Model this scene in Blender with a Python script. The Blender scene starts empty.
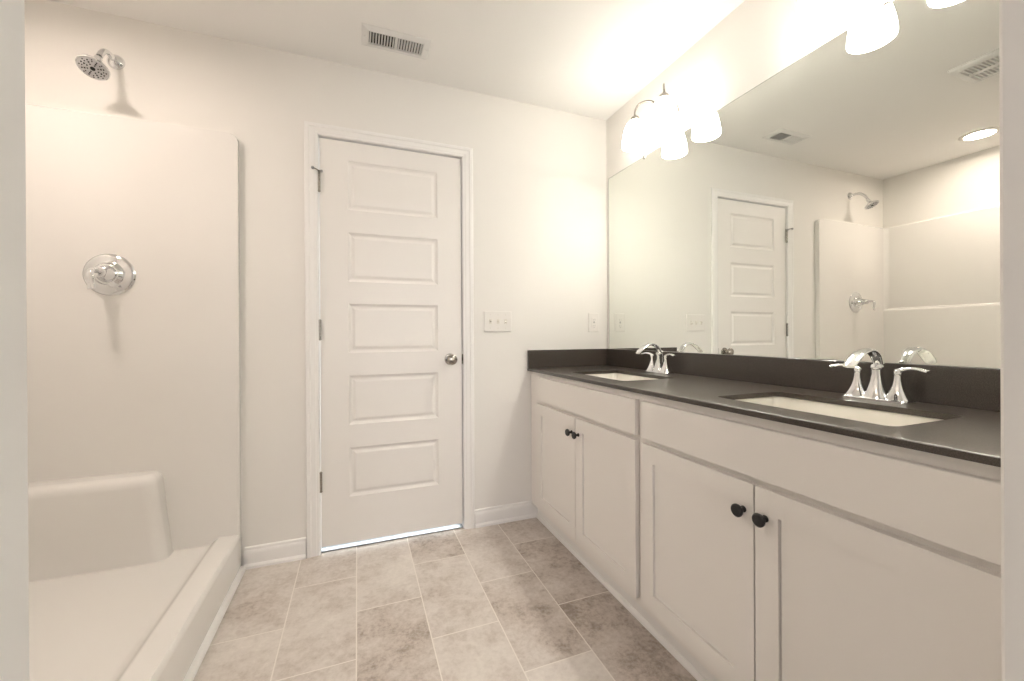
import bpy, bmesh, math, random
from mathutils import Vector, Matrix
random.seed(4)
S = bpy.context.scene
COL = S.collection
R = math.radians

# ------------------------------------------------------------------ camera
F, YAW, PIT, ROL = 406.465, R(20.852), R(-0.0856), R(-0.311)
fw = Vector((math.sin(YAW), math.cos(YAW), 0)); rt = Vector((math.cos(YAW), -math.sin(YAW), 0)); up = Vector((0, 0, 1))
fw2 = fw*math.cos(PIT)+up*math.sin(PIT); up2 = up*math.cos(PIT)-fw*math.sin(PIT)
r3 = rt*math.cos(ROL)+up2*math.sin(ROL); u3 = up2*math.cos(ROL)-rt*math.sin(ROL)
cam = bpy.data.cameras.new('camera'); camo = bpy.data.objects.new('camera', cam); COL.objects.link(camo)
m = Matrix((r3, u3, -fw2)).transposed().to_4x4(); m.translation = Vector((-1.4916, -2.2071, 1.0749))
camo.matrix_world = m
cam.sensor_width = 36; cam.lens = 36*F/1024; cam.shift_y = -4.86/1024; cam.clip_start = 0.02
S.camera = camo

# ------------------------------------------------------------------ light
w = bpy.data.worlds.new('world'); S.world = w; w.use_nodes = True
w.node_tree.nodes['Background'].inputs[0].default_value = (0.8, 0.88, 1, 1)
w.node_tree.nodes['Background'].inputs[1].default_value = 0.3
S.view_settings.view_transform = 'Standard'; S.view_settings.look = 'None'
S.view_settings.gamma = 1; S.view_settings.use_curve_mapping = False
S.view_settings.exposure = 0.5
SHADE_E = 10.6           # frosted vanity shades
BULB_E = 155.0           # bulbs inside the shades
CAN_E = 136            # recessed shower light

def area(name, loc, rot, sx, sy, power, col):
    l = bpy.data.lights.new(name, 'AREA'); l.shape = 'RECTANGLE'; l.size = sx; l.size_y = sy
    l.energy = power; l.color = col
    o = bpy.data.objects.new(name, l); o.location = loc; o.rotation_euler = rot; COL.objects.link(o); return o
# added fill lamp in the unseen bedroom behind the camera, and daylight in the small room behind the closed door
FILL_W = 30
area("bedroom_fill_light", (-1.3, -5.12, 1.4), (R(90), 0, 0), 1.7, 1.3, FILL_W, (0.93, 0.94, 1.0))
CLOSET_W = 75
area('closet_window_light', (-.43, .85, 1.1), (R(90), 0, R(90)), 1.0, 1.5, CLOSET_W, (0.82, 0.91, 1.0))

# ------------------------------------------------------------------ materials
def mat(name, col, rough=0.5, metal=0.0, spec=0.5, coat=0.0):
    mt = bpy.data.materials.new(name); mt.use_nodes = True
    b = mt.node_tree.nodes['Principled BSDF']
    b.inputs['Base Color'].default_value = (*col, 1); b.inputs['Roughness'].default_value = rough
    b.inputs['Metallic'].default_value = metal; b.inputs['Specular IOR Level'].default_value = spec
    b.inputs['Coat Weight'].default_value = coat
    return mt
def N(mt, t, **kw):
    n = mt.node_tree.nodes.new(t)
    for k, v in kw.items():
        if hasattr(n, k) and k not in ('Scale', 'Detail'): setattr(n, k, v)
        else: n.inputs[k].default_value = v
    return n
def L(mt, a, b): mt.node_tree.links.new(a, b)
def noisy_bump(mt, scale, strength, dist=0.001):
    tc = N(mt, 'ShaderNodeNewGeometry'); nz = N(mt, 'ShaderNodeTexNoise', Scale=scale, Detail=3.0)
    bp = N(mt, 'ShaderNodeBump'); bp.inputs['Strength'].default_value = strength; bp.inputs['Distance'].default_value = dist
    L(mt, tc.outputs['Position'], nz.inputs['Vector']); L(mt, nz.outputs[0], bp.inputs['Height'])
    L(mt, bp.outputs[0], mt.node_tree.nodes['Principled BSDF'].inputs['Normal'])

M = {}
M['wall'] = mat('painted_drywall', (0.85, 0.825, 0.785), 0.75, spec=0.25); noisy_bump(M['wall'], 220, 0.12)
M['ceil'] = mat('ceiling_paint', (0.93, 0.915, 0.89), 0.9, spec=0.1); noisy_bump(M['ceil'], 160, 0.12)
M['trim'] = mat('trim_paint', (0.89, 0.87, 0.845), 0.35)
M['door'] = mat('door_paint', (0.86, 0.83, 0.79), 0.4)
M['cab'] = mat('cabinet_paint', (0.90, 0.865, 0.825), 0.38)
M['shower'] = mat('shower_acrylic', (0.86, 0.835, 0.80), 0.12, coat=0.3)
M['porcelain'] = mat('porcelain', (0.86, 0.83, 0.76), 0.1, coat=0.4)
M['chrome'] = mat('chrome', (0.78, 0.79, 0.80), 0.05, 1.0)
M['nickel'] = mat('brushed_nickel', (0.36, 0.335, 0.305), 0.2, 1.0)
M['black'] = mat('matte_black', (0.012, 0.012, 0.013), 0.35)
M['dark'] = mat('dark_cavity', (0.03, 0.03, 0.03), 0.9)
M['plastic'] = mat('white_plastic', (0.84, 0.81, 0.77), 0.35)
M['toggle'] = mat('toggle_plastic', (0.74, 0.70, 0.64), 0.4)
M['mirror'] = mat('mirror_silver', (0.865, 0.885, 0.845), 0.0, 1.0)
M['mirror_edge'] = mat('mirror_edge', (0.22, 0.24, 0.21), 0.2)
M['vent'] = mat('vent_enamel', (0.80, 0.79, 0.77), 0.4)
M['fan_grille'] = mat('fan_grille_plastic', (0.62, 0.62, 0.58), 0.5)
M['rubber'] = mat('rubber', (0.30, 0.30, 0.30), 0.6)
M['carpet'] = mat('carpet', (0.45, 0.41, 0.36), 0.95); noisy_bump(M['carpet'], 300, 0.6)
M['aluminium'] = mat('threshold_aluminium', (0.34, 0.37, 0.40), 0.35, 1.0)
def emis(name, col, s):
    mt = mat(name, (0.9, 0.9, 0.9), 0.3); b = mt.node_tree.nodes['Principled BSDF']
    b.inputs['Emission Color'].default_value = (*col, 1); b.inputs['Emission Strength'].default_value = s; return mt
M['shade'] = emis('frosted_glass_lit', (1.0, 0.955, 0.86), SHADE_E)
M['bulb'] = emis('lamp_bulb_lit', (1.0, 0.955, 0.86), BULB_E)
M['lens'] = emis('recessed_lens_lit', (1.0, 0.86, 0.76), CAN_E)

# quartz counter: dark grey-brown with fine mineral flecks
q = mat('quartz', (0.05, 0.04, 0.034), 0.36, spec=0.5, coat=0.4); M['quartz'] = q; q.node_tree.nodes['Principled BSDF'].inputs['Coat Roughness'].default_value = 0.03
g = N(q, 'ShaderNodeNewGeometry'); n1 = N(q, 'ShaderNodeTexNoise', Scale=480.0, Detail=2.0); cr = N(q, 'ShaderNodeValToRGB')
cr.color_ramp.elements[0].position = 0.38; cr.color_ramp.elements[0].color = (0.034, 0.026, 0.020, 1)
cr.color_ramp.elements[1].position = 0.74; cr.color_ramp.elements[1].color = (0.078, 0.064, 0.053, 1)
L(q, g.outputs['Position'], n1.inputs['Vector']); L(q, n1.outputs[0], cr.inputs[0]); L(q, cr.outputs[0], q.node_tree.nodes['Principled BSDF'].inputs['Base Color'])

# floor: 25 x 50 cm stone-look vinyl tiles, half-offset columns, each tile with its own tone and clouding
f = mat('stone_vinyl_tile', (0.4, 0.35, 0.3), 0.42, spec=0.35); M['floor'] = f
def math_(op, a, b=None, c=None):
    n = N(f, 'ShaderNodeMath', operation=op)
    for i, v in enumerate((a, b, c)):
        if v is None: continue
        if isinstance(v, (int, float)): n.inputs[i].default_value = v
        else: L(f, v, n.inputs[i])
    return n.outputs[0]
g = N(f, 'ShaderNodeNewGeometry'); sp = N(f, 'ShaderNodeSeparateXYZ'); L(f, g.outputs['Position'], sp.inputs[0])
u = math_('MULTIPLY', math_('ADD', sp.outputs[0], 4.0), 4.0)          # columns 0.25 wide
ci = math_('FLOOR', u); cu = math_('FRACT', u)
odd = math_('MODULO', ci, 2.0)
vv = math_('ADD', math_('MULTIPLY', math_('ADD', sp.outputs[1], 8.01), 2.0), math_('MULTIPLY', math_('ADD', odd, 0.0), 0.5))
ri = math_('FLOOR', vv); cv = math_('FRACT', vv)
du = math_('MULTIPLY', math_('MINIMUM', cu, math_('SUBTRACT', 1.0, cu)), 0.25)
dv = math_('MULTIPLY', math_('MINIMUM', cv, math_('SUBTRACT', 1.0, cv)), 0.5)
seam = math_('LESS_THAN', math_('MINIMUM', du, dv), 0.0021)
cmb = N(f, 'ShaderNodeCombineXYZ'); L(f, ci, cmb.inputs[0]); L(f, ri, cmb.inputs[1]); cmb.inputs[2].default_value = 172117.0
wn = N(f, 'ShaderNodeTexWhiteNoise'); L(f, cmb.outputs[0], wn.inputs['Vector'])
off = N(f, 'ShaderNodeVectorMath', operation='MULTIPLY_ADD'); L(f, wn.outputs['Color'], off.inputs[0]); off.inputs[1].default_value = (20, 20, 20); L(f, g.outputs['Position'], off.inputs[2])
na = N(f, 'ShaderNodeTexNoise', Scale=6.0, Detail=8.0); na.inputs['Roughness'].default_value = 0.62; L(f, off.outputs[0], na.inputs['Vector'])
nb = N(f, 'ShaderNodeTexNoise', Scale=60.0, Detail=8.0); nb.inputs['Roughness'].default_value = 0.7; L(f, off.outputs[0], nb.inputs['Vector'])
nc = N(f, 'ShaderNodeTexNoise', Scale=13.0, Detail=4.0); nc.inputs['Distortion'].default_value = 1.2; L(f, off.outputs[0], nc.inputs['Vector'])
t = math_('ADD', math_('MULTIPLY', math_('SUBTRACT', na.outputs[0], 0.5), 1.25), math_('MULTIPLY', math_('SUBTRACT', nb.outputs[0], 0.5), 1.0))
t = math_('ADD', t, math_('MULTIPLY', math_('SUBTRACT', nc.outputs[0], 0.5), 0.5))
t = math_('ADD', t, math_('MULTIPLY', math_('SUBTRACT', wn.outputs['Value'], 0.5), 0.5))
t = math_('ADD', t, 0.52)
cr = N(f, 'ShaderNodeValToRGB'); els = cr.color_ramp.elements
els[0].position = 0.05; els[0].color = (0.30, 0.25, 0.205, 1)
els[1].position = 0.98; els[1].color = (0.74, 0.69, 0.635, 1)
e = els.new(0.35); e.color = (0.53, 0.465, 0.412, 1)
e = els.new(0.62); e.color = (0.64, 0.585, 0.535, 1)
L(f, t, cr.inputs[0])
mx = N(f, 'ShaderNodeMix', data_type='RGBA'); L(f, seam, mx.inputs[0]); L(f, cr.outputs[0], mx.inputs[6]); mx.inputs[7].default_value = (0.78, 0.73, 0.67, 1)
L(f, mx.outputs[2], f.node_tree.nodes['Principled BSDF'].inputs['Base Color'])
bp = N(f, 'ShaderNodeBump'); bp.inputs['Strength'].default_value = 0.25; bp.inputs['Distance'].default_value = 0.001
L(f, math_('SUBTRACT', nb.outputs[0], math_('MULTIPLY', seam, 0.8)), bp.inputs['Height']); L(f, bp.outputs[0], f.node_tree.nodes['Principled BSDF'].inputs['Normal'])

# ------------------------------------------------------------------ mesh helpers
def obj(name, bm, mt, parent=None, smooth=False, angle=35):
    me = bpy.data.meshes.new(name); bmesh.ops.recalc_face_normals(bm, faces=bm.faces[:]); bm.to_mesh(me); bm.free()
    me.materials.append(M[mt] if isinstance(mt, str) else mt)
    if smooth:
        for p in me.polygons: p.use_smooth = True
        me.set_sharp_from_angle(angle=R(angle))
    o = bpy.data.objects.new(name, me); COL.objects.link(o)
    if parent is not None: o.parent = parent
    return o
def bx(bm, x0, x1, y0, y1, z0, z1, bev=0.0, seg=1):
    x0, x1 = sorted((x0, x1)); y0, y1 = sorted((y0, y1)); z0, z1 = sorted((z0, z1))
    r = bmesh.ops.create_cube(bm, size=1); vs = r['verts']
    for v in vs: v.co = Vector(((x0+x1)/2+v.co.x*(x1-x0), (y0+y1)/2+v.co.y*(y1-y0), (z0+z1)/2+v.co.z*(z1-z0)))
    if bev > 0:
        es = list({e for v in vs for e in v.link_edges})
        bmesh.ops.bevel(bm, geom=es, offset=bev, segments=seg, affect='EDGES', profile=0.5)
    return bm
def box(*a, **k): return bx(bmesh.new(), *a, **k)
def lathe(bm, prof, mtx=None, n=32, cap0=True, cap1=True, sy=1.0):
    """prof: (radius, height) along +Z of mtx"""
    mtx = mtx or Matrix(); rings = []
    for r, h in prof:
        rings.append([bm.verts.new(mtx @ Vector((r*math.cos(2*math.pi*i/n), r*sy*math.sin(2*math.pi*i/n), h))) for i in range(n)])
    for a, b in zip(rings, rings[1:]):
        for i in range(n): bm.faces.new((a[i], a[(i+1) % n], b[(i+1) % n], b[i]))
    if cap0: bm.faces.new(rings[0][::-1])
    if cap1: bm.faces.new(rings[-1])
    return bm
def axis(loc, d):
    """matrix with +Z along d at loc"""
    q_ = Vector((0, 0, 1)).rotation_difference(Vector(d).normalized()); mm = q_.to_matrix().to_4x4(); mm.translation = Vector(loc); return mm
def smooth_path(pts, k=6):
    P = [Vector(p) for p in pts]; out = []
    for i in range(len(P)-1):
        p0 = P[max(i-1, 0)]; p1 = P[i]; p2 = P[i+1]; p3 = P[min(i+2, len(P)-1)]
        for j in range(k):
            s = j/k
            out.append(0.5*((2*p1)+(p2-p0)*s+(2*p0-5*p1+4*p2-p3)*s*s+(3*p1-p0-3*p2+p3)*s**3))
    out.append(P[-1]); return out
def sweep(bm, pts, radii, n=12, k=6, side=(0, 1, 0), flat=1.0):
    """tube through pts; radii (a along side, b perpendicular) interpolated"""
    path = smooth_path(pts, k); m_ = len(path); rings = []; side = Vector(side)
    for i, p in enumerate(path):
        s = i/(m_-1)*(len(radii)-1); j = min(int(s), len(radii)-2); fr = s-j
        ra = radii[j]; rb = radii[j+1]
        ra = ra if isinstance(ra, tuple) else (ra, ra*flat); rb = rb if isinstance(rb, tuple) else (rb, rb*flat)
        a = ra[0]*(1-fr)+rb[0]*fr; b = ra[1]*(1-fr)+rb[1]*fr
        tg = (path[min(i+1, m_-1)]-path[max(i-1, 0)]).normalized()
        s1 = (side-tg*side.dot(tg)).normalized(); s2 = tg.cross(s1)
        rings.append([bm.verts.new(p+s1*a*math.cos(2*math.pi*q_/n)+s2*b*math.sin(2*math.pi*q_/n)) for q_ in range(n)])
    for a, b in zip(rings, rings[1:]):
        for i in range(n): bm.faces.new((a[i], a[(i+1) % n], b[(i+1) % n], b[i]))
    bm.faces.new(rings[0][::-1]); bm.faces.new(rings[-1]); return bm
def sphere(bm, c, r, sc=(1, 1, 1), seg=20):
    mm = Matrix.Translation(Vector(c)) @ Matrix.Diagonal((r*sc[0], r*sc[1], r*sc[2], 1))
    bmesh.ops.create_uvsphere(bm, u_segments=seg, v_segments=seg//2, radius=1, matrix=mm); return bm
def extrude_profile(bm, prof, fn, l0, l1, m0=None, m1=None):
    """closed polygon prof (a,b) swept from l0 to l1; fn(a,b,l)->xyz; m0/m1(a,b) mitre offsets"""
    A = [bm.verts.new(fn(a, b, l0+(m0(a, b) if m0 else 0))) for a, b in prof]
    B = [bm.verts.new(fn(a, b, l1+(m1(a, b) if m1 else 0))) for a, b in prof]
    n = len(prof)
    for i in range(n): bm.faces.new((A[i], A[(i+1) % n], B[(i+1) % n], B[i]))
    bm.faces.new(A[::-1]); bm.faces.new(B); return bm
def paneled(fn, a0, a1, b0, b1, thick, panels, steps):
    """slab; front at depth 0, back at -thick. panels: rects (pa0,pa1,pb0,pb1). steps: (inset, depth). fn(a,b,d)->xyz"""
    bm = bmesh.new(); cache = {}
    def V(a, b, d):
        k = (round(a, 5), round(b, 5), round(d, 5))
        if k not in cache: cache[k] = bm.verts.new(fn(a, b, d))
        return cache[k]
    As = sorted({a0, a1, *[p[0] for p in panels], *[p[1] for p in panels]}); Bs = sorted({b0, b1, *[p[2] for p in panels], *[p[3] for p in panels]})
    for i in range(len(As)-1):
        for j in range(len(Bs)-1):
            ca = (As[i]+As[i+1])/2; cb = (Bs[j]+Bs[j+1])/2
            if any(p[0] < ca < p[1] and p[2] < cb < p[3] for p in panels): continue
            bm.faces.new((V(As[i], Bs[j], 0), V(As[i+1], Bs[j], 0), V(As[i+1], Bs[j+1], 0), V(As[i], Bs[j+1], 0)))
    for p in panels:
        prev = (p[0], p[1], p[2], p[3], 0)
        ring = lambda r: [V(r[0], r[2], r[4]), V(r[1], r[2], r[4]), V(r[1], r[3], r[4]), V(r[0], r[3], r[4])]
        for ins, d in steps:
            cur = (p[0]+ins, p[1]-ins, p[2]+ins, p[3]-ins, d); a, b = ring(prev), ring(cur)
            for i in range(4): bm.faces.new((a[i], a[(i+1) % 4], b[(i+1) % 4], b[i]))
            prev = cur
        bm.faces.new(ring(prev))
    # sides/back
    for k_, (s, e_) in enumerate((((a0, b0), (a1, b0)), ((a1, b0), (a1, b1)), ((a1, b1), (a0, b1)), ((a0, b1), (a0, b0)))):
        if k_ in (0, 2): pts = [(a, s[1]) for a in (As if k_ == 0 else As[::-1])]
        else: pts = [(s[0], b) for b in (Bs if k_ == 1 else Bs[::-1])]
        bm.faces.new([V(a, b, 0) for a, b in pts]+[V(e_[0], e_[1], -thick), V(s[0], s[1], -thick)])
    bm.faces.new((V(a0, b0, -thick), V(a0, b1, -thick), V(a1, b1, -thick), V(a1, b0, -thick)))
    return bm
def rrect(x0, x1, y0, y1, r, k=6):
    pts = []
    for cx, cy, a in ((x1-r, y1-r, 0), (x0+r, y1-r, 90), (x0+r, y0+r, 180), (x1-r, y0+r, 270)):
        for i in range(k+1):
            t_ = R(a+90*i/k); pts.append((cx+r*math.cos(t_), cy+r*math.sin(t_)))
    return pts
def loops(bm, rings, cap0=False, cap1=False):
    vr = [[bm.verts.new(p) for p in r] for r in rings]; n = len(vr[0])
    for a, b in zip(vr, vr[1:]):
        for i in range(n): bm.faces.new((a[i], a[(i+1) % n], b[(i+1) % n], b[i]))
    if cap0: bm.faces.new(vr[0][::-1])
    if cap1: bm.faces.new(vr[-1])
    return bm
def thing(name, label, cat, loc, group=None):
    o = bpy.data.objects.new(name, None); COL.objects.link(o); o.location = loc; o.empty_display_size = 0.1
    o['label'] = label; o['category'] = cat
    if group: o['group'] = group
    return o
def place(t, parts):
    """parts were modelled in world coordinates: keep them there under thing t"""
    for p in parts: 
        p.parent = t; p.matrix_parent_inverse = Matrix.Translation(-Vector(t.location))
def struct(name, bm, mt, label=None, **k):
    o = obj(name, bm, mt, **k); o['kind'] = 'structure'
    if label: o['label'] = label
    return o
def child(o, parent, label=None):
    o.parent = parent
    if parent.type == 'EMPTY' and parent.parent is None: o.matrix_parent_inverse = Matrix.Translation(-Vector(parent.location))
    if label: o['label'] = label
    return o

# ------------------------------------------------------------------ room shell
H = 2.44; YF = -1.95; YB2 = -2.065; XL = -2.9
struct('floor', box(XL-.1, .1, YB2, .115, -.06, 0), 'floor', 'grey-beige stone-look tile floor')
struct('ceiling', box(XL-.1, .1, YB2, .115, H, H+.06), 'ceil', 'off-white flat ceiling')
DX0, DX1, DZ = -1.665, -0.943, 2.062        # rough edges of the door opening
b = bmesh.new(); bx(b, XL-.1, DX0-.012, 0, .115, 0, H); bx(b, DX1+.012, .1, 0, .115, 0, H); bx(b, DX0-.012, DX1+.012, 0, .115, DZ+.012, H)
struct('wall_back', b, 'wall', 'light greige wall with the closed panel door')
struct('wall_right', box(0, .1, YB2, 0, 0, H), 'wall', 'light greige wall behind the vanity mirror')
struct('wall_left', box(XL-.1, XL, YB2, 0, 0, H), 'wall', 'light greige wall at the far side of the shower')
JL, JR = -1.633, -0.7455
b = bmesh.new(); bx(b, XL, JL, YB2, YF, 0, H, bev=.004); bx(b, JR, 0, YB2, YF, 0, H, bev=.004); bx(b, JL, JR, YB2, YF, 2.08, H)
struct('wall_front', b, 'wall', 'near wall whose opening edges frame the view')
struct('wall_shower_end', box(XL, -2.0, YF, -1.535, 0, H), 'wall', 'short wall closing the near end of the shower')
# bedroom behind the camera
struct('wall_bedroom', (lambda b: (bx(b, -3.6, 1.2, -5.3, -5.2, 0, H), bx(b, -3.7, -3.6, -5.3, YB2, 0, H), bx(b, 1.2, 1.3, -5.3, YB2, 0, H), bx(b, .1, 1.2, YB2, YB2+.1, 0, H), bx(b, -3.6, XL-.1, YB2, YB2+.1, 0, H), b)[-1])(bmesh.new()), 'wall', 'walls of the bedroom behind the doorway')
struct('floor_bedroom', box(-3.6, 1.2, -5.2, YB2, -.06, 0), 'carpet', 'bedroom carpet')
struct('ceiling_bedroom', box(-3.6, 1.2, -5.2, YB2, H, H+.06), 'ceil', 'bedroom ceiling')
# small daylit room behind the closed door
b = bmesh.new(); bx(b, -2.3, -.4, 1.6, 1.7, 0, H); bx(b, -2.4, -2.3, .115, 1.7, 0, H); bx(b, -.4, -.3, .115, 1.7, 0, H)
struct('wall_closet', b, 'wall', 'walls of the small room behind the door')
struct('floor_closet', box(-2.3, -.4, .115, 1.6, -.06, 0), 'floor', 'floor of the small room behind the door')
struct('ceiling_closet', box(-2.3, -.4, .115, 1.6, H, H+.06), 'ceil', 'ceiling of the small room behind the door')

# ------------------------------------------------------------------ baseboards (profile + quarter-round shoe)
BASE = [(0, 0), (.021, 0), (.021, .012), (.017, .018), (.013, .021), (.013, .066), (.0115, .076), (.008, .083), (.007, .093), (.003, .097), (0, .097)]
def base_back(name, x0, x1, label):
    b = extrude_profile(bmesh.new(), BASE, lambda a, z, l: (l, -a, z), x0, x1); return struct(name, b, 'trim', label, smooth=True, angle=20)
base_back('baseboard_back_left', -1.985, -1.729, 'white baseboard between shower and door')
base_back('baseboard_back_right', -.882, -.49, 'white baseboard between door and vanity')
b = extrude_profile(bmesh.new(), BASE, lambda a, z, l: (l, YF+a, z), -1.98, JL); struct('baseboard_front_left', b, 'trim')
SHOE = [(0, 0), (.020, 0), (.019, .008), (.015, .015), (.008, .019), (0, .020)]
b = extrude_profile(bmesh.new(), SHOE, lambda a, z, l: (-1.997+a, l, z), YF+.02, -.018); struct('trim_2', b, 'trim', 'white quarter-round strip along the shower curb', smooth=True, angle=20)

# ------------------------------------------------------------------ door casing, jamb, door
CX0, CX1, CZ = -1.7267, -.8838, 2.1165; IX0, IX1, IZ = -1.667, -.9415, 2.063
CW = IX0-CX0+.0
CAS = [(0, 0), (.0, .012), (.003, .0150), (.018, .0160), (.023, .0132), (.042, .0125), (.047, .0105), (.054, .010), (CW, .006), (CW, 0)]  # (from outer edge inward, depth)
b = bmesh.new()
extrude_profile(b, CAS, lambda a, d, l: (CX0+a, -d, l), 0, CZ, m1=lambda a, d: -a*(CZ-IZ)/CW)
extrude_profile(b, CAS, lambda a, d, l: (CX1-a, -d, l), 0, CZ, m1=lambda a, d: -a*(CZ-IZ)/CW)
sc = (CZ-IZ)/CW
extrude_profile(b, CAS, lambda a, d, l: (l, -d, CZ-a*sc), CX0, CX1, m0=lambda a, d: a, m1=lambda a, d: -a)
struct('trim_1', b, 'trim', 'white moulded casing around the panel door')
b = bmesh.new()   # jamb boards with door stop
bx(b, DX0-.012, DX0, 0, .115, 0, DZ+.012); bx(b, DX1, DX1+.012, 0, .115, 0, DZ+.012); bx(b, DX0, DX1, 0, .115, DZ, DZ+.012)
bx(b, DX0, DX0+.0012, .05, .115, 0, DZ); bx(b, DX1-.010, DX1, .05, .115, 0, DZ); bx(b, DX0, DX1, .05, .115, DZ-.011, DZ)
struct('trim_3', b, 'trim', 'white door jamb')
b = bmesh.new(); bx(b, DX0, DX1, .012, .10, 0, .006, bev=.002); bx(b, DX0, DX1, .05, .06, .002, .008, bev=.001)
struct('trim_4', b, 'aluminium', 'grey metal threshold strip under the door')
D0, D1, DB, DT = -1.6622, -.9495, .030, 2.055
zs = [(1.712, 1.960), (1.350, 1.598), (.990, 1.238), (.626, .874), (.262, .510)]
steps = [(.004, -.004), (.012, -.0085), (.018, -.0085), (.030, -.0035), (.034, -.003)]
door = struct('door_1', paneled(lambda a, z, d: (a, .006-d, z), D0, D1, DB, DT, .035, [(-1.532, -1.080, z0, z1) for z0, z1 in zs], steps), 'door', 'closed white five-panel interior door with a brushed nickel knob')
# knob
KX, KZ = -1.014, .944
b = bmesh.new(); lathe(b, [(.031, 0), (.031, .004), (.027, .009), (.012, .011), (.011, .030), (.016, .036), (.025, .042), (.0285, .050), (.027, .058), (.020, .063), (.010, .0655), (.001, .066)], axis((KX, .006, KZ), (0, -1, 0)), 36)
k_ = obj('door_knob', b, 'nickel', door, smooth=True)
b = bmesh.new(); bx(b, -.9495, -.9475, .004, .03, .915, .97, bev=.0008); lathe(b, [(.007, 0), (.007, .003)], axis((-.9475, .014, .943), (1, 0, 0)), 12)
obj('latch_plate', b, 'nickel', door)
b = box(-.9445, -.9425, -.0075, .02, .912, .972, bev=.0008); obj('strike_plate', b, 'nickel', door)
for i, hz in enumerate((1.835, 1.105, .355)):
    b = bmesh.new()
    for j in range(5):
        z0 = hz-.045+j*.018; lathe(b, [(.0062, 0), (.0062, .0172)], Matrix.Translation((-1.6625, -.0025, z0)), 14)
    for zc, s in ((hz+.045, 1), (hz-.045, -1)): lathe(b, [(.0072, 0), (.0072, .003*s), (.004, .006*s), (.0005, .007*s)], Matrix.Translation((-1.6625, -.0025, zc)), 14)
    bx(b, -1.6648, -1.6632, .0, .03, hz-.045, hz+.045)
    h = obj('hinge', b, 'nickel', door, smooth=True)
    if i == 0:   # hinge-pin door stop on the top hinge
        b = bmesh.new(); lathe(b, [(.009, 0), (.009, .004)], Matrix.Translation((-1.6625, -.0025, hz+.050)), 16)
        sweep(b, [(-1.6625, -.0025, hz+.053), (-1.672, -.016, hz+.054), (-1.684, -.026, hz+.055)], [.003, .003], 10, 4, side=(0, 0, 1))
        sweep(b, [(-1.6625, -.0025, hz+.053), (-1.658, -.012, hz+.050), (-1.653, -.018, hz+.046)], [.003, .003], 10, 4, side=(0, 0, 1))
        st = obj('hinge_pin_stop', b, 'nickel', h, smooth=True)
        b = bmesh.new(); lathe(b, [(.006, 0), (.0075, .006), (.006, .010)], axis((-1.684, -.026, hz+.055), (-.7, -.5, 0)), 14)
        lathe(b, [(.006, 0), (.0065, .006)], axis((-1.653, -.018, hz+.046), (.7, -.5, 0)), 14)
        obj('stop_bumper', b, 'rubber', h, smooth=True)

# ------------------------------------------------------------------ vanity cabinets
XF = -.533; XD = -.552
def shaker(y0, y1, z0, z1):
    return paneled(lambda a, z, d: (XD-d, a, z), y0, y1, z0, z1, .0185, [(y0+.060, y1-.060, z0+.060, z1-.060)], [(.0004, -.0105), (.0020, -.0105), (.0024, -.0070)])
def cabinet(y0, y1, label, dy0, dm, dy1, filler=None):
    """y0>y1 (y0 nearer the back wall)"""
    t = thing('vanity_cabinet', label, 'cabinet', ((XF)/2, (y0+y1)/2, 0), 'white shaker sink cabinets')
    P = []
    b = bmesh.new()
    bx(b, XF+.02, -.002, y1+.0005, y1+.016, .085, .858); bx(b, XF+.02, -.002, y0-.016, y0-.0005, .085, .8635); bx(b, XF+.02, -.002, y1+.001, y0-.001, .085, .10); bx(b, -.012, -.002, y1+.001, y0-.001, .085, .8635)
    P.append(obj('cabinet_body', b, 'cab'))
    b = bmesh.new()   # face frame
    bx(b, XF, XF+.02, y1, y1+.035, .085, .8635); bx(b, XF, XF+.02, (filler if filler is not None else y0)-.0, y0-.035, .085, .8635)
    bx(b, XF, XF+.02, y1+.035, y0-.035, .822, .8635); bx(b, XF, XF+.02, y1+.035, y0-.035, .68, .73); bx(b, XF, XF+.02, y1+.035, y0-.035, .085, .155)
    P.append(obj('face_frame', b, 'cab'))
    b = bmesh.new(); bx(b, -.500, -.484, y1, (filler if filler is not None else y0), 0.0, .085)
    extrude_profile(b, [(0, 0), (.012, 0), (.012, .008), (.009, .014), (.004, .018), (0, .019)], lambda a, z, l: (-.500-a, l, z), y1, (filler if filler is not None else y0)-(.022 if filler is not None else 0))
    P.append(obj('toe_kick', b, 'trim'))
    P.append(obj('false_drawer_front', box(XD, XF, dy1, dy0, .708, .838, bev=.0015), 'cab'))
    for a, c, ky in ((dm+.0025, dy0, dm+.0305), (dy1, dm-.0025, dm-.0305)):
        d = obj('cabinet_door', shaker(a, c, .118, .690), 'cab')
        kb = lathe(bmesh.new(), [(.0085, 0), (.0085, .002), (.0058, .004), (.0055, .012), (.008, .016), (.0150, .019), (.0165, .022), (.0165, .026), (.0135, .029), (.001, .030)], axis((XD, ky, .618), (-1, 0, 0)), 28)
        k = obj('knob', kb, 'black', smooth=True); k['label'] = 'round matte black knob'; k.parent = d
        P.append(d)
    place(t, P); return t
cabinet(-.093, -1.004, 'white shaker sink cabinet under the far basin, against the back wall', -.120, -.5535, -.988, filler=-.002)
cabinet(-1.004, -1.945, 'white shaker sink cabinet under the near basin, running out of the picture at right', -1.0205, -1.461, -1.9035)

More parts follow.
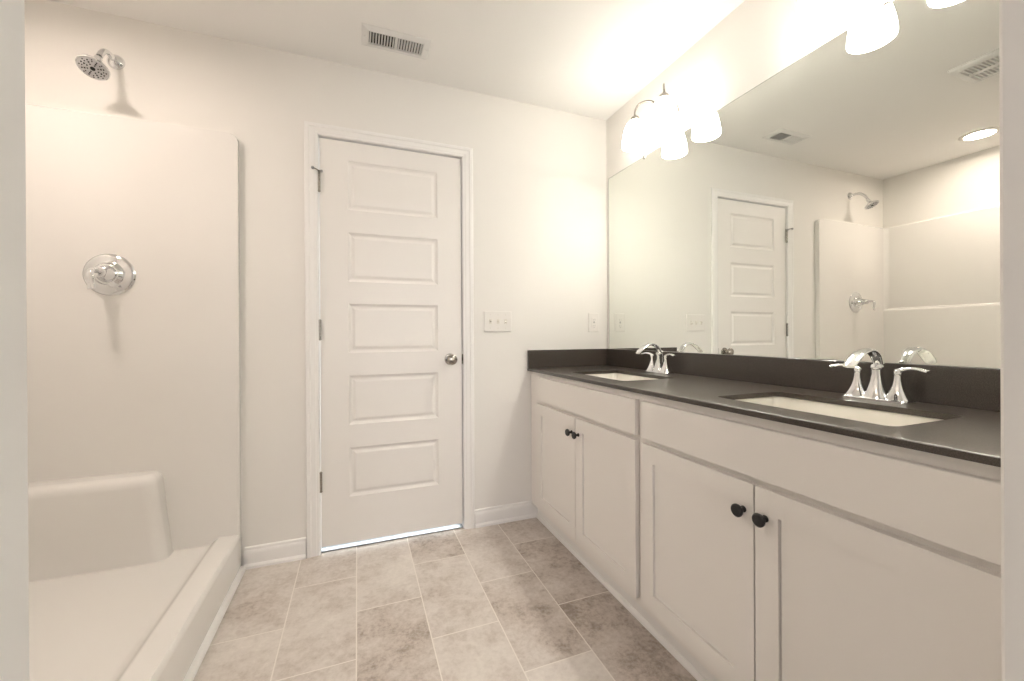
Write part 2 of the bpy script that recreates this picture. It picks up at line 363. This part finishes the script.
# ------------------------------------------------------------------ countertop
CXF = -.5558; CT = .880; CB = .8645
cuts = [(-.452, -.168, -.785, -.330), (-.452, -.168, -1.702, -1.247)]
top = thing('countertop', 'long dark grey-brown quartz vanity top with two sink cutouts', 'countertop', (-.28, -.97, .859))
b = bmesh.new()
y0, y1 = -1.946, -.001; x0, x1 = CXF, -.001; c = .003
rect = lambda i, z: [(x0+i, y0+i, z), (x1-i, y0+i, z), (x1-i, y1-i, z), (x0+i, y1-i, z)]
rings = [rect(c, CT), rect(.001, CT-.001), rect(0, CT-c), rect(0, CB)]
vr = [[b.verts.new(p) for p in r] for r in rings]
for A, B in zip(vr, vr[1:]):
    for i in range(4): b.faces.new((A[i], A[(i+1) % 4], B[(i+1) % 4], B[i]))
topE = [b.edges.get((vr[0][i], vr[0][(i+1) % 4])) for i in range(4)]; botE = [b.edges.get((vr[-1][i], vr[-1][(i+1) % 4])) for i in range(4)]
for cx0, cx1, cy0, cy1 in cuts:
    pr = rrect(cx0, cx1, cy0, cy1, .022)
    tv = [b.verts.new((x, y, CT)) for x, y in pr]; bv = [b.verts.new((x, y, CB)) for x, y in pr]; n = len(pr)
    for i in range(n):
        b.faces.new((tv[i], tv[(i+1) % n], bv[(i+1) % n], bv[i])); topE.append(b.edges.get((tv[i], tv[(i+1) % n]))); botE.append(b.edges.get((bv[i], bv[(i+1) % n])))
bmesh.ops.triangle_fill(b, edges=topE, use_beauty=True, use_dissolve=False); bmesh.ops.triangle_fill(b, edges=botE, use_beauty=True, use_dissolve=False)
P = [obj('slab', b, 'quartz')]
P.append(obj('backsplash', box(-.0205, -.0005, -1.946, -.0215, CT, .985, bev=.0012), 'quartz'))
P.append(obj('side_splash', box(CXF+.001, -.0005, -.0205, -.0005, CT, .985, bev=.0012), 'quartz'))
place(top, P)

# ------------------------------------------------------------------ sinks
def make_sink(cut):
    cx0, cx1, cy0, cy1 = cut; cx, cy = (cx0+cx1)/2, (cy0+cy1)/2
    b = bmesh.new(); RR = []
    def ring(i, z, r, ox=0): return [(x-cx, y-cy, z-CB) for x, y in rrect(cx0+i, cx1-i, cy0+i, cy1-i, r)]
    RR.append(ring(-.022, .864, .03)); RR.append(ring(-.004, .864, .026)); RR.append(ring(-.002, .861, .026)); RR.append(ring(.004, .80, .03)); RR.append(ring(.012, .755, .035))
    RR.append(ring(.03, .732, .045)); RR.append(ring(.06, .723, .05)); RR.append(ring(.10, .719, .027))
    loops(b, RR, cap1=True)
    RR = [ring(-.022, .864, .03), ring(-.022, .856, .03), ring(-.008, .851, .03), ring(-.004, .79, .035), ring(.01, .735, .05), ring(.06, .706, .05)]
    loops(b, RR, cap1=True); bmesh.ops.remove_doubles(b, verts=b.verts[:], dist=1e-5)
    bs = obj('basin', b, 'porcelain', smooth=True, angle=60)
    d = bmesh.new(); lathe(d, [(.0, 0), (.022, .0), (.022, .003), (.019, .004), (.016, .002), (.010, .006), (.0, .007)], Matrix.Translation((0, 0, .7195-CB)), 28, cap0=False, cap1=False)
    bmesh.ops.remove_doubles(d, verts=d.verts[:], dist=1e-5)
    dr = obj('drain', d, 'chrome', smooth=True)
    return bs, dr, (cx, cy, CB)
sk = thing('sink', 'white rectangular undermount basin nearest the back wall', 'sink', (0, 0, 0), 'undermount vanity basins')
bs, dr, loc = make_sink(cuts[0]); bs.parent = sk; dr.parent = sk; sk.location = loc
def dup(root, loc, label):
    r = root.copy(); COL.objects.link(r); r.location = loc; r['label'] = label
    for ch in list(root.children):
        c_ = ch.copy(); COL.objects.link(c_); c_.parent = r; c_.matrix_parent_inverse = ch.matrix_parent_inverse.copy()
        for g_ in ch.children:
            d_ = g_.copy(); COL.objects.link(d_); d_.parent = c_
    return r
dup(sk, (loc[0], (cuts[1][2]+cuts[1][3])/2, CB), 'white rectangular undermount basin nearest the camera')

# ------------------------------------------------------------------ faucets (local: base centre at origin, -x towards the sink)
fa = thing('faucet', 'small-looking chrome two-handle faucet behind the far basin', 'faucet', (-.078, -.564, CT+.0004), 'chrome two-handle faucets')
def tower(bm, y, z0, z1, w0, w1, d0, d1):
    """flared, faceted tower"""
    rings = []
    for s in (0, .06, .14, .26, .42, .6, .8, 1):
        k = (1-s)**2.1; hw = w1+(w0-w1)*k; hd = d1+(d0-d1)*k; z = z0+(z1-z0)*s
        rings.append([(x, y+yy, z) for x, yy in rrect(-hd, hd, -hw, hw, min(hw, hd)*.62, 3)])
    loops(bm, rings, True, True)
b = bmesh.new(); loops(b, [[(x, y, z) for x, y in rrect(-.028+i, .028-i, -.080+i, .080-i, .012)] for i, z in ((0, 0), (0, .005), (.002, .0075), (.004, .008))], True, True)
obj('base_plate', b, 'chrome', fa, smooth=True)
b = bmesh.new(); tower(b, 0, .007, .092, .030, .0115, .026, .012); lathe(b, [(.013, .090), (.0150, .094), (.0155, .100), (.012, .106)], n=20)
obj('spout_body', b, 'chrome', fa, smooth=True)
b = sweep(bmesh.new(), [(.004, 0, .090), (.003, 0, .112), (-.014, 0, .137), (-.046, 0, .149), (-.084, 0, .140), (-.113, 0, .119), (-.128, 0, .104)], [(.010, .010), (.012, .009), (.0155, .0075), (.018, .0065), (.0185, .006), (.018, .006), (.016, .0065)], 20, 7)
obj('spout', b, 'chrome', fa, smooth=True, angle=50)
b = bmesh.new(); lathe(b, [(.0028, .01), (.0028, .104)], Matrix.Translation((.022, 0, 0)), 10); sphere(b, (.022, 0, .108), .0075)
obj('lift_rod', b, 'chrome', fa, smooth=True)
for s in (1, -1):
    b = bmesh.new(); tower(b, s*.049, .007, .078, .030, .0078, .024, .008)
    obj('handle_body', b, 'chrome', fa, smooth=True)
    b = bmesh.new(); lathe(b, [(.0085, .076), (.0098, .080), (.0098, .088), (.006, .094), (.0005, .095)], Matrix.Translation((0, s*.049, 0)), 18)
    sweep(b, [(0, s*.046, .088), (-.001, s*.066, .096), (-.003, s*.090, .0985), (-.006, s*.118, .092)], [(.0075, .0075), (.0070, .0060), (.0085, .0050), (.0120, .0050)], 14, 6, side=(1, 0, 0))
    obj('lever_handle', b, 'chrome', fa, smooth=True, angle=50)
fa.scale = (1, 1, .975)
dup(fa, (-.078, -1.480, CT+.0004), 'larger-looking chrome two-handle faucet behind the near basin')

# ------------------------------------------------------------------ mirror
mr = thing('wall_mirror', 'large frameless rectangular mirror standing on the dark backsplash', 'mirror', (-.003, -.98, .986))
b = box(-.0055, -.0005, -1.944, -.030, .9865, 2.055)
P = [obj('mirror_glass', b, 'mirror')]
b = bmesh.new(); bx(b, -.0058, -.0003, -1.944, -.030, 2.0551, 2.0565); bx(b, -.0058, -.0003, -.030, -.0285, .9865, 2.0565)
P.append(obj('mirror_edge', b, 'mirror_edge'))
for yy in (-.372, -1.47):
    b = bmesh.new(); bx(b, -.0085, -.0003, yy-.007, yy+.007, 2.0566, 2.064, bev=.001); bx(b, -.0085, -.0065, yy-.007, yy+.007, 2.043, 2.064, bev=.0005)
    P.append(obj('mirror_clip', b, 'nickel'))
place(mr, P)

# ------------------------------------------------------------------ vanity lights (local origin: wall point at canopy centre)
vl = thing('vanity_light', 'two-shade brushed nickel wall light over the far end of the mirror', 'wall light', (0, -.566, 2.175), 'two-shade bell wall lights')
b = lathe(bmesh.new(), [(.062, .0005), (.062, .006), (.055, .014), (.040, .020), (.020, .024), (.001, .025)], axis((0, 0, 0), (-1, 0, 0)), 40)
obj('canopy', b, 'nickel', vl, smooth=True)
for s in (1, -1):
    b = bmesh.new(); sweep(b, [(-.018, s*.014, .012), (-.045, s*.024, .058), (-.082, s*.050, .094), (-.117, s*.086, .094), (-.134, s*.105, .064), (-.135, s*.107, .026)], [.0048, .0048], 12, 6, side=(0, 0, 1))
    arm = obj('arm', b, 'nickel', vl, smooth=True)
    b = lathe(bmesh.new(), [(.006, .040), (.010, .034), (.017, .030), (.022, .024), (.024, .014), (.022, .010)], Matrix.Translation((-.135, s*.107, 0)), 28)
    obj('socket_cup', b, 'nickel', arm, smooth=True)
    prof = [(.020, .012), (.031, .006), (.043, -.010), (.053, -.034), (.060, -.064), (.0645, -.095), (.066, -.115), (.0655, -.122), (.063, -.1235), (.061, -.119), (.061, -.095), (.056, -.064), (.049, -.034), (.039, -.010), (.024, .001), (.010, .004)]
    b = lathe(bmesh.new(), prof, Matrix.Translation((-.135, s*.107, 0)), 36, cap0=True, cap1=True)
    o = obj('glass_shade', b, 'shade', vl, smooth=True, angle=60); o['label'] = 'lit frosted white glass bell shade'
    b = lathe(bmesh.new(), [(.012, .003), (.013, -.018), (.020, -.032), (.027, -.050), (.028, -.064), (.022, -.080), (.010, -.088), (.001, -.090)], Matrix.Translation((-.135, s*.107, 0)), 24)
    obj('bulb', b, 'bulb', o, smooth=True)
dup(vl, (0, -1.471, 2.177), 'two-shade brushed nickel wall light over the near end of the mirror')

# ------------------------------------------------------------------ shower stall
SX = -1.997; PZ = .143; TZ = .171
sh = thing('shower_stall', 'glossy white one-piece shower stall with low curb and corner ledge', 'shower', (-2.45, -.77, 0))
P = []
b = bmesh.new()   # pan: extruded profile in x-z along y: curb, floor, bottom
prof = [(SX, 0), (SX, .150), (SX-.002, .163), (SX-.010, TZ), (SX-.078, TZ+.001), (SX-.084, TZ-.001), (SX-.093, TZ-.008), (SX-.104, PZ+.010), (SX-.116, PZ+.003), (SX-.132, PZ), (-2.87, PZ+.006), (-2.898, PZ+.006), (-2.898, 0)]
extrude_profile(b, prof, lambda a, z, l: (a, l, z), -1.53, -.002)
P.append(obj('shower_pan', b, 'shower', smooth=True, angle=40))
# end panel on the back wall: rounded top front corner
def end_panel(yw, yi):
    pr = [(SX, PZ-.01), (SX, 1.965)]
    for i in range(1, 7): a = R(90*i/6); pr.append((SX-.03+.03*math.cos(a), 1.968+.03*math.sin(a)))
    pr += [(-2.872, 1.998), (-2.872, PZ-.01)]
    b = bmesh.new(); n = len(pr)
    A = [b.verts.new((x, yw, z)) for x, z in pr]; B = [b.verts.new((x, yi, z)) for x, z in pr]
    for i in range(n): b.faces.new((A[i], A[(i+1) % n], B[(i+1) % n], B[i]))
    b.faces.new(A); fB = b.faces.new(B)
    es = [e for e in fB.edges]; bmesh.ops.bevel(b, geom=es, offset=.008, segments=3, affect='EDGES', profile=.5)
    bmesh.ops.inset_individual(b, faces=[max(b.faces, key=lambda q_: q_.calc_area() if q_.calc_center_median().y*(1 if yi > yw else -1) > (yw+yi)/2*(1 if yi > yw else -1) else 0)], thickness=.002, depth=0)
    return b
P.append(obj('end_panel', end_panel(-.001, -.032), 'shower', smooth=True, angle=40))
P.append(obj('end_panel', end_panel(-1.534, -1.503), 'shower', smooth=True, angle=40))
# long panel on the left wall: thicker below a rounded step, cove corners
prof = [(-2.899, PZ), (-2.842, PZ), (-2.842, 1.262), (-2.845, 1.274), (-2.853, 1.283), (-2.866, 1.287), (-2.870, 1.292), (-2.870, 1.990), (-2.876, 1.998), (-2.899, 1.998)]
b = extrude_profile(bmesh.new(), prof, lambda a, z, l: (a, l, z), -1.503, -.032)
P.append(obj('long_panel', b, 'shower', smooth=True, angle=30))
for yc, s in ((-.031, -1), (-1.504, 1)):
    b = bmesh.new(); r = .035; pr = [(-2.8705, yc)]
    for i in range(7): a = R(90*i/6); pr.append((-2.8705+r-r*math.sin(a), yc+s*(r-r*math.cos(a))))
    # concave fillet from panel to panel
    extrude_profile(b, pr, lambda a, y, l: (a, y, l), PZ, 1.994); P.append(obj('corner_cove', b, 'shower', smooth=True, angle=30))
# ledge on the back wall near the drain end
def ledge_ring(z, d, xr, r):
    yb = -.0325; pts = [(-2.842, yb), (-2.842, yb-d)]
    for i in range(9):
        a = R(-90+90*i/8); pts.append((xr-r+r*math.cos(a), yb-d+r+r*math.sin(a)))
    pts.append((xr, yb)); return [(x, y, z) for x, y in pts]
b = loops(bmesh.new(), [ledge_ring(PZ-.004, .088, -2.238, .045), ledge_ring(PZ+.01, .083, -2.246, .045), ledge_ring(.30, .088, -2.262, .045), ledge_ring(.462, .098, -2.276, .045), ledge_ring(.478, .096, -2.279, .045), ledge_ring(.490, .088, -2.286, .042), ledge_ring(.498, .074, -2.296, .036), ledge_ring(.501, .050, -2.31, .03)], True, True)
P.append(obj('ledge', b, 'shower', smooth=True, angle=50))
place(sh, P)

# ------------------------------------------------------------------ shower head
hd = thing('overhead_shower', 'chrome round shower head on a bent arm high on the back wall', 'shower head', (-2.44, 0, 2.24))
P = [obj('wall_flange', lathe(bmesh.new(), [(.031, 0), (.031, .003), (.027, .010), (.018, .017), (.011, .021), (.009, .022)], axis((-2.44, -.0005, 2.24), (0, -1, 0)), 32), 'chrome', smooth=True)]
P.append(obj('shower_arm', sweep(bmesh.new(), [(-2.44, -.005, 2.240), (-2.44, -.045, 2.243), (-2.44, -.080, 2.234), (-2.44, -.108, 2.208), (-2.44, -.122, 2.186)], [.0105, .0105], 18, 7, side=(1, 0, 0)), 'chrome', smooth=True))
nd = Vector((-.02, -.47, -.88)).normalized(); hc = Vector((-2.442, -.158, 2.118))
mm = axis(hc-nd*.050, nd) @ Matrix.Scale(.84, 4)
P.append(obj('swivel_nut', lathe(bmesh.new(), [(.010, -.024), (.0145, -.020), (.0155, -.010), (.0155, .004), (.012, .010), (.016, .016), (.016, .022)], mm, 24), 'chrome', smooth=True))
body = obj('head_body', lathe(bmesh.new(), [(.014, .016), (.020, .024), (.032, .036), (.046, .046), (.056, .052), (.0585, .056), (.0585, .060), (.055, .063), (.0535, .0615)], mm, 44), 'chrome', smooth=True)
P.append(body)
face = obj('spray_face', lathe(bmesh.new(), [(.0530, .058), (.0530, .0622), (.051, .0630), (.001, .0640)], mm, 44), mat('spray_face_grey', (.62, .62, .63), .3, .5), smooth=True)
P.append(face)
b = bmesh.new()
for i in range(8):
    for r_, k_r in ((.020, .0026), (.030, .003), (.040, .0026)):
        a = 2*math.pi*i/8+(.0 if r_ != .030 else .0); c_ = mm @ Vector((r_*math.cos(a), r_*math.sin(a), .0625))
        lathe(b, [(k_r, 0), (k_r*.8, .003)], axis(c_, nd), 10)
    a = 2*math.pi*(i+.5)/8
    for r_ in (.036, .045): c_ = mm @ Vector((r_*math.cos(a), r_*math.sin(a), .0622)); lathe(b, [(.0022, 0), (.0018, .003)], axis(c_, nd), 10)
lathe(b, [(.009, .062), (.009, .0665), (.006, .0675)], mm, 20)
nz = obj('nozzles', b, 'dark'); P.append(nz)
place(hd, P)

# ------------------------------------------------------------------ shower valve
vv_ = thing('shower_valve', 'round chrome shower valve with a lever, on the white shower panel', 'shower valve', (-2.451, -.032, 1.335))
A0 = axis((-2.451, -.0325, 1.335), (0, -1, 0))
P = [obj('escutcheon', lathe(bmesh.new(), [(.086, 0), (.086, .003), (.082, .008), (.072, .011), (.058, .011), (.050, .014), (.044, .020), (.040, .026), (.036, .028)], A0, 56), 'chrome', smooth=True)]
P.append(obj('valve_hub', lathe(bmesh.new(), [(.036, .024), (.034, .032), (.029, .045), (.024, .060), (.021, .074), (.020, .086), (.016, .092), (.001, .094)], A0, 36), 'chrome', smooth=True))
b = bmesh.new(); sweep(b, [(-2.451, -.105, 1.335), (-2.452, -.135, 1.336), (-2.452, -.160, 1.332), (-2.451, -.170, 1.312), (-2.449, -.166, 1.285), (-2.446, -.170, 1.262)], [(.009, .009), (.0085, .0085), (.011, .008), (.013, .006), (.0115, .005), (.013, .004)], 16, 6, side=(1, 0, 0))
P.append(obj('lever', b, 'chrome', smooth=True, angle=50))
place(vv_, P)

# ------------------------------------------------------------------ recessed light over the shower
rc = thing('recessed_light', 'round recessed downlight in the ceiling over the shower, seen in the mirror', 'ceiling light', (-2.53, -.74, H))
b = lathe(bmesh.new(), [(.073, -.001), (.076, -.009), (.092, -.008), (.099, -.003), (.100, .0)], Matrix.Translation((-2.53, -.74, H)), 48, cap0=False, cap1=False)
P = [obj('trim_ring', b, 'plastic', smooth=True)]
b = lathe(bmesh.new(), [(.074, 0), (.074, -.002), (.001, -.003)], Matrix.Translation((-2.53, -.74, H)), 48, cap0=False)
P.append(obj('lens', b, 'lens', smooth=True)); place(rc, P)

# ------------------------------------------------------------------ supply air register (two banks of tilted louvres)
rg = thing('air_register', 'white rectangular air register with dark slots in the ceiling before the door', 'air vent', (-1.315, -.238, H))
GX0, GX1, GY0, GY1 = -1.434, -1.196, -.291, -.208
b = bmesh.new()
OX0, OX1, OY0, OY1 = -1.466, -1.163, -.321, -.178
loops(b, [[(OX0, OY0, H), (OX1, OY0, H), (OX1, OY1, H), (OX0, OY1, H)], [(OX0+.002, OY0+.002, H-.003), (OX1-.002, OY0+.002, H-.003), (OX1-.002, OY1-.002, H-.003), (OX0+.002, OY1-.002, H-.003)],
          [(GX0-.006, GY0-.006, H-.0095), (GX1+.006, GY0-.006, H-.0095), (GX1+.006, GY1+.006, H-.0095), (GX0-.006, GY1+.006, H-.0095)],
          [(GX0, GY0, H-.0095), (GX1, GY0, H-.0095), (GX1, GY1, H-.0095), (GX0, GY1, H-.0095)], [(GX0, GY0, H-.0005), (GX1, GY0, H-.0005), (GX1, GY1, H-.0005), (GX0, GY1, H-.0005)]])
bx(b, (GX0+GX1)/2-.006, (GX0+GX1)/2+.006, GY0, GY1, H-.0095, H-.001)
for xx in (OX0+.012, OX1-.012): lathe(b, [(.004, -.0055), (.0035, -.0075), (.001, -.008)], Matrix.Translation((xx, -.2495, H)), 10)
P = [obj('register_frame', b, 'vent')]
P.append(obj('duct_opening', box(GX0, GX1, GY0, GY1, H-.001, H-.0004), 'dark'))
xm = (GX0+GX1)/2
for s, xa, xb in ((1, GX0, xm-.006), (-1, xm+.006, GX1)):
    for i in range(9):
        xc = xa+(i+.5)*(xb-xa)/9; bm_ = box(-.0048, .0048, GY0+.0005, GY1-.0005, -.0006, .0006)
        bmesh.ops.transform(bm_, matrix=Matrix.Translation((xc, 0, H-.0055)) @ Matrix.Rotation(R(-48*s), 4, 'Y'), verts=bm_.verts[:])
        P.append(obj('louvre', bm_, 'vent'))
place(rg, P)

# ------------------------------------------------------------------ exhaust fan grille
ef = thing('exhaust_fan', 'square white exhaust fan grille in the ceiling, seen in the mirror', 'exhaust fan', (-1.53, -1.17, H))
FX0, FX1, FY0, FY1 = -1.665, -1.405, -1.31, -1.03
b = bmesh.new(); r4 = lambda i, z: [(x, y, z) for x, y in rrect(FX0+i, FX1-i, FY0+i, FY1-i, .012, 3)]
loops(b, [r4(0, H), r4(.0, H-.008), r4(.006, H-.014), r4(.030, H-.019), r4(.034, H-.019), r4(.036, H-.010)])
bx(b, -1.549, -1.521, FY0+.034, FY1-.034, H-.019, H-.012)
P = [obj('fan_frame', b, 'vent')]
P.append(obj('fan_opening', box(FX0+.034, FX1-.034, FY0+.034, FY1-.034, H-.010, H-.0085), 'fan_grille'))
b = bmesh.new()
for i in range(13):
    for xa, xb in ((FX0+.036, -1.549), (-1.521, FX1-.036)):
        yy = FY0+.046+i*.0155; bx(b, xa, xb, yy-.003, yy+.003, H-.0175, H-.010)
P.append(obj('grille_slats', b, 'vent')); place(ef, P)

# ------------------------------------------------------------------ switch plate and outlet
def plate(bm, xc, zc, wd, ht):
    rr = lambda i, y: [(x, y, z) for x, z in rrect(xc-wd/2+i, xc+wd/2-i, zc-ht/2+i, zc+ht/2-i, .004, 3)]
    loops(bm, [rr(0, -.0005), rr(0, -.0042), rr(.0012, -.0055), rr(.004, -.006)], True, True)
sw = thing('light_switch', 'white triple toggle switch plate on the wall right of the door', 'light switch', (-.738, 0, 1.153))
b = bmesh.new(); plate(b, -.738, 1.153, .166, .116); P = [obj('switch_plate', b, 'plastic')]
for i, (dx, ang) in enumerate(((-.046, 1), (0, 1), (.046, -1))):
    xc = -.738+dx
    b = bmesh.new(); bx(b, xc-.0075, xc+.0075, -.0068, -.0058, 1.153-.0135, 1.153+.0135, bev=.0008)
    vs0 = len(b.verts); bm_ = box(xc-.0045, xc+.0045, -.018, -.006, -.0045, .0045, bev=.0012)
    me_ = bpy.data.meshes.new('tmp'); bmesh.ops.transform(bm_, matrix=Matrix.Translation((0, -.0055, 1.153)) @ Matrix.Rotation(R(-28*ang), 4, 'X') @ Matrix.Translation((0, .0055, 0)), verts=bm_.verts[:]); bm_.to_mesh(me_); bm_.free(); b.from_mesh(me_); bpy.data.meshes.remove(me_)
    P.append(obj('toggle', b, 'toggle'))
for dx in (-.046, 0, .046):
    for dz in (-.038, .038): P.append(obj('screw', lathe(bmesh.new(), [(.0028, 0), (.0025, .001)], axis((-.738+dx, -.006, 1.153+dz), (0, -1, 0)), 10), 'toggle')); place(sw, P)
ot = thing('wall_outlet', 'white outlet plate on the back wall just left of the mirror', 'outlet', (-.103, 0, 1.151))
b = bmesh.new(); plate(b, -.103, 1.151, .074, .118); P = [obj('outlet_plate', b, 'plastic')]
b = bmesh.new(); bx(b, -.103-.017, -.103+.017, -.0085, -.0055, 1.151-.033, 1.151+.033, bev=.001)
P.append(obj('receptacle', b, 'plastic'))
b = bmesh.new()
for dz in (-.021, .017):
    for dx in (-.0063, .0063): bx(b, -.103+dx-.001, -.103+dx+.001, -.0088, -.0080, 1.151+dz-.004, 1.151+dz+.004)
    lathe(b, [(.0022, 0), (.0022, .0006)], axis((-.103, -.0084, 1.151+dz-.0095), (0, -1, 0)), 10)
bx(b, -.103-.006, -.103+.006, -.0092, -.0083, 1.151-.004, 1.151-.001); bx(b, -.103-.006, -.103+.006, -.0092, -.0083, 1.151+.001, 1.151+.004)
P.append(obj('outlet_slots', b, 'rubber')); place(ot, P)
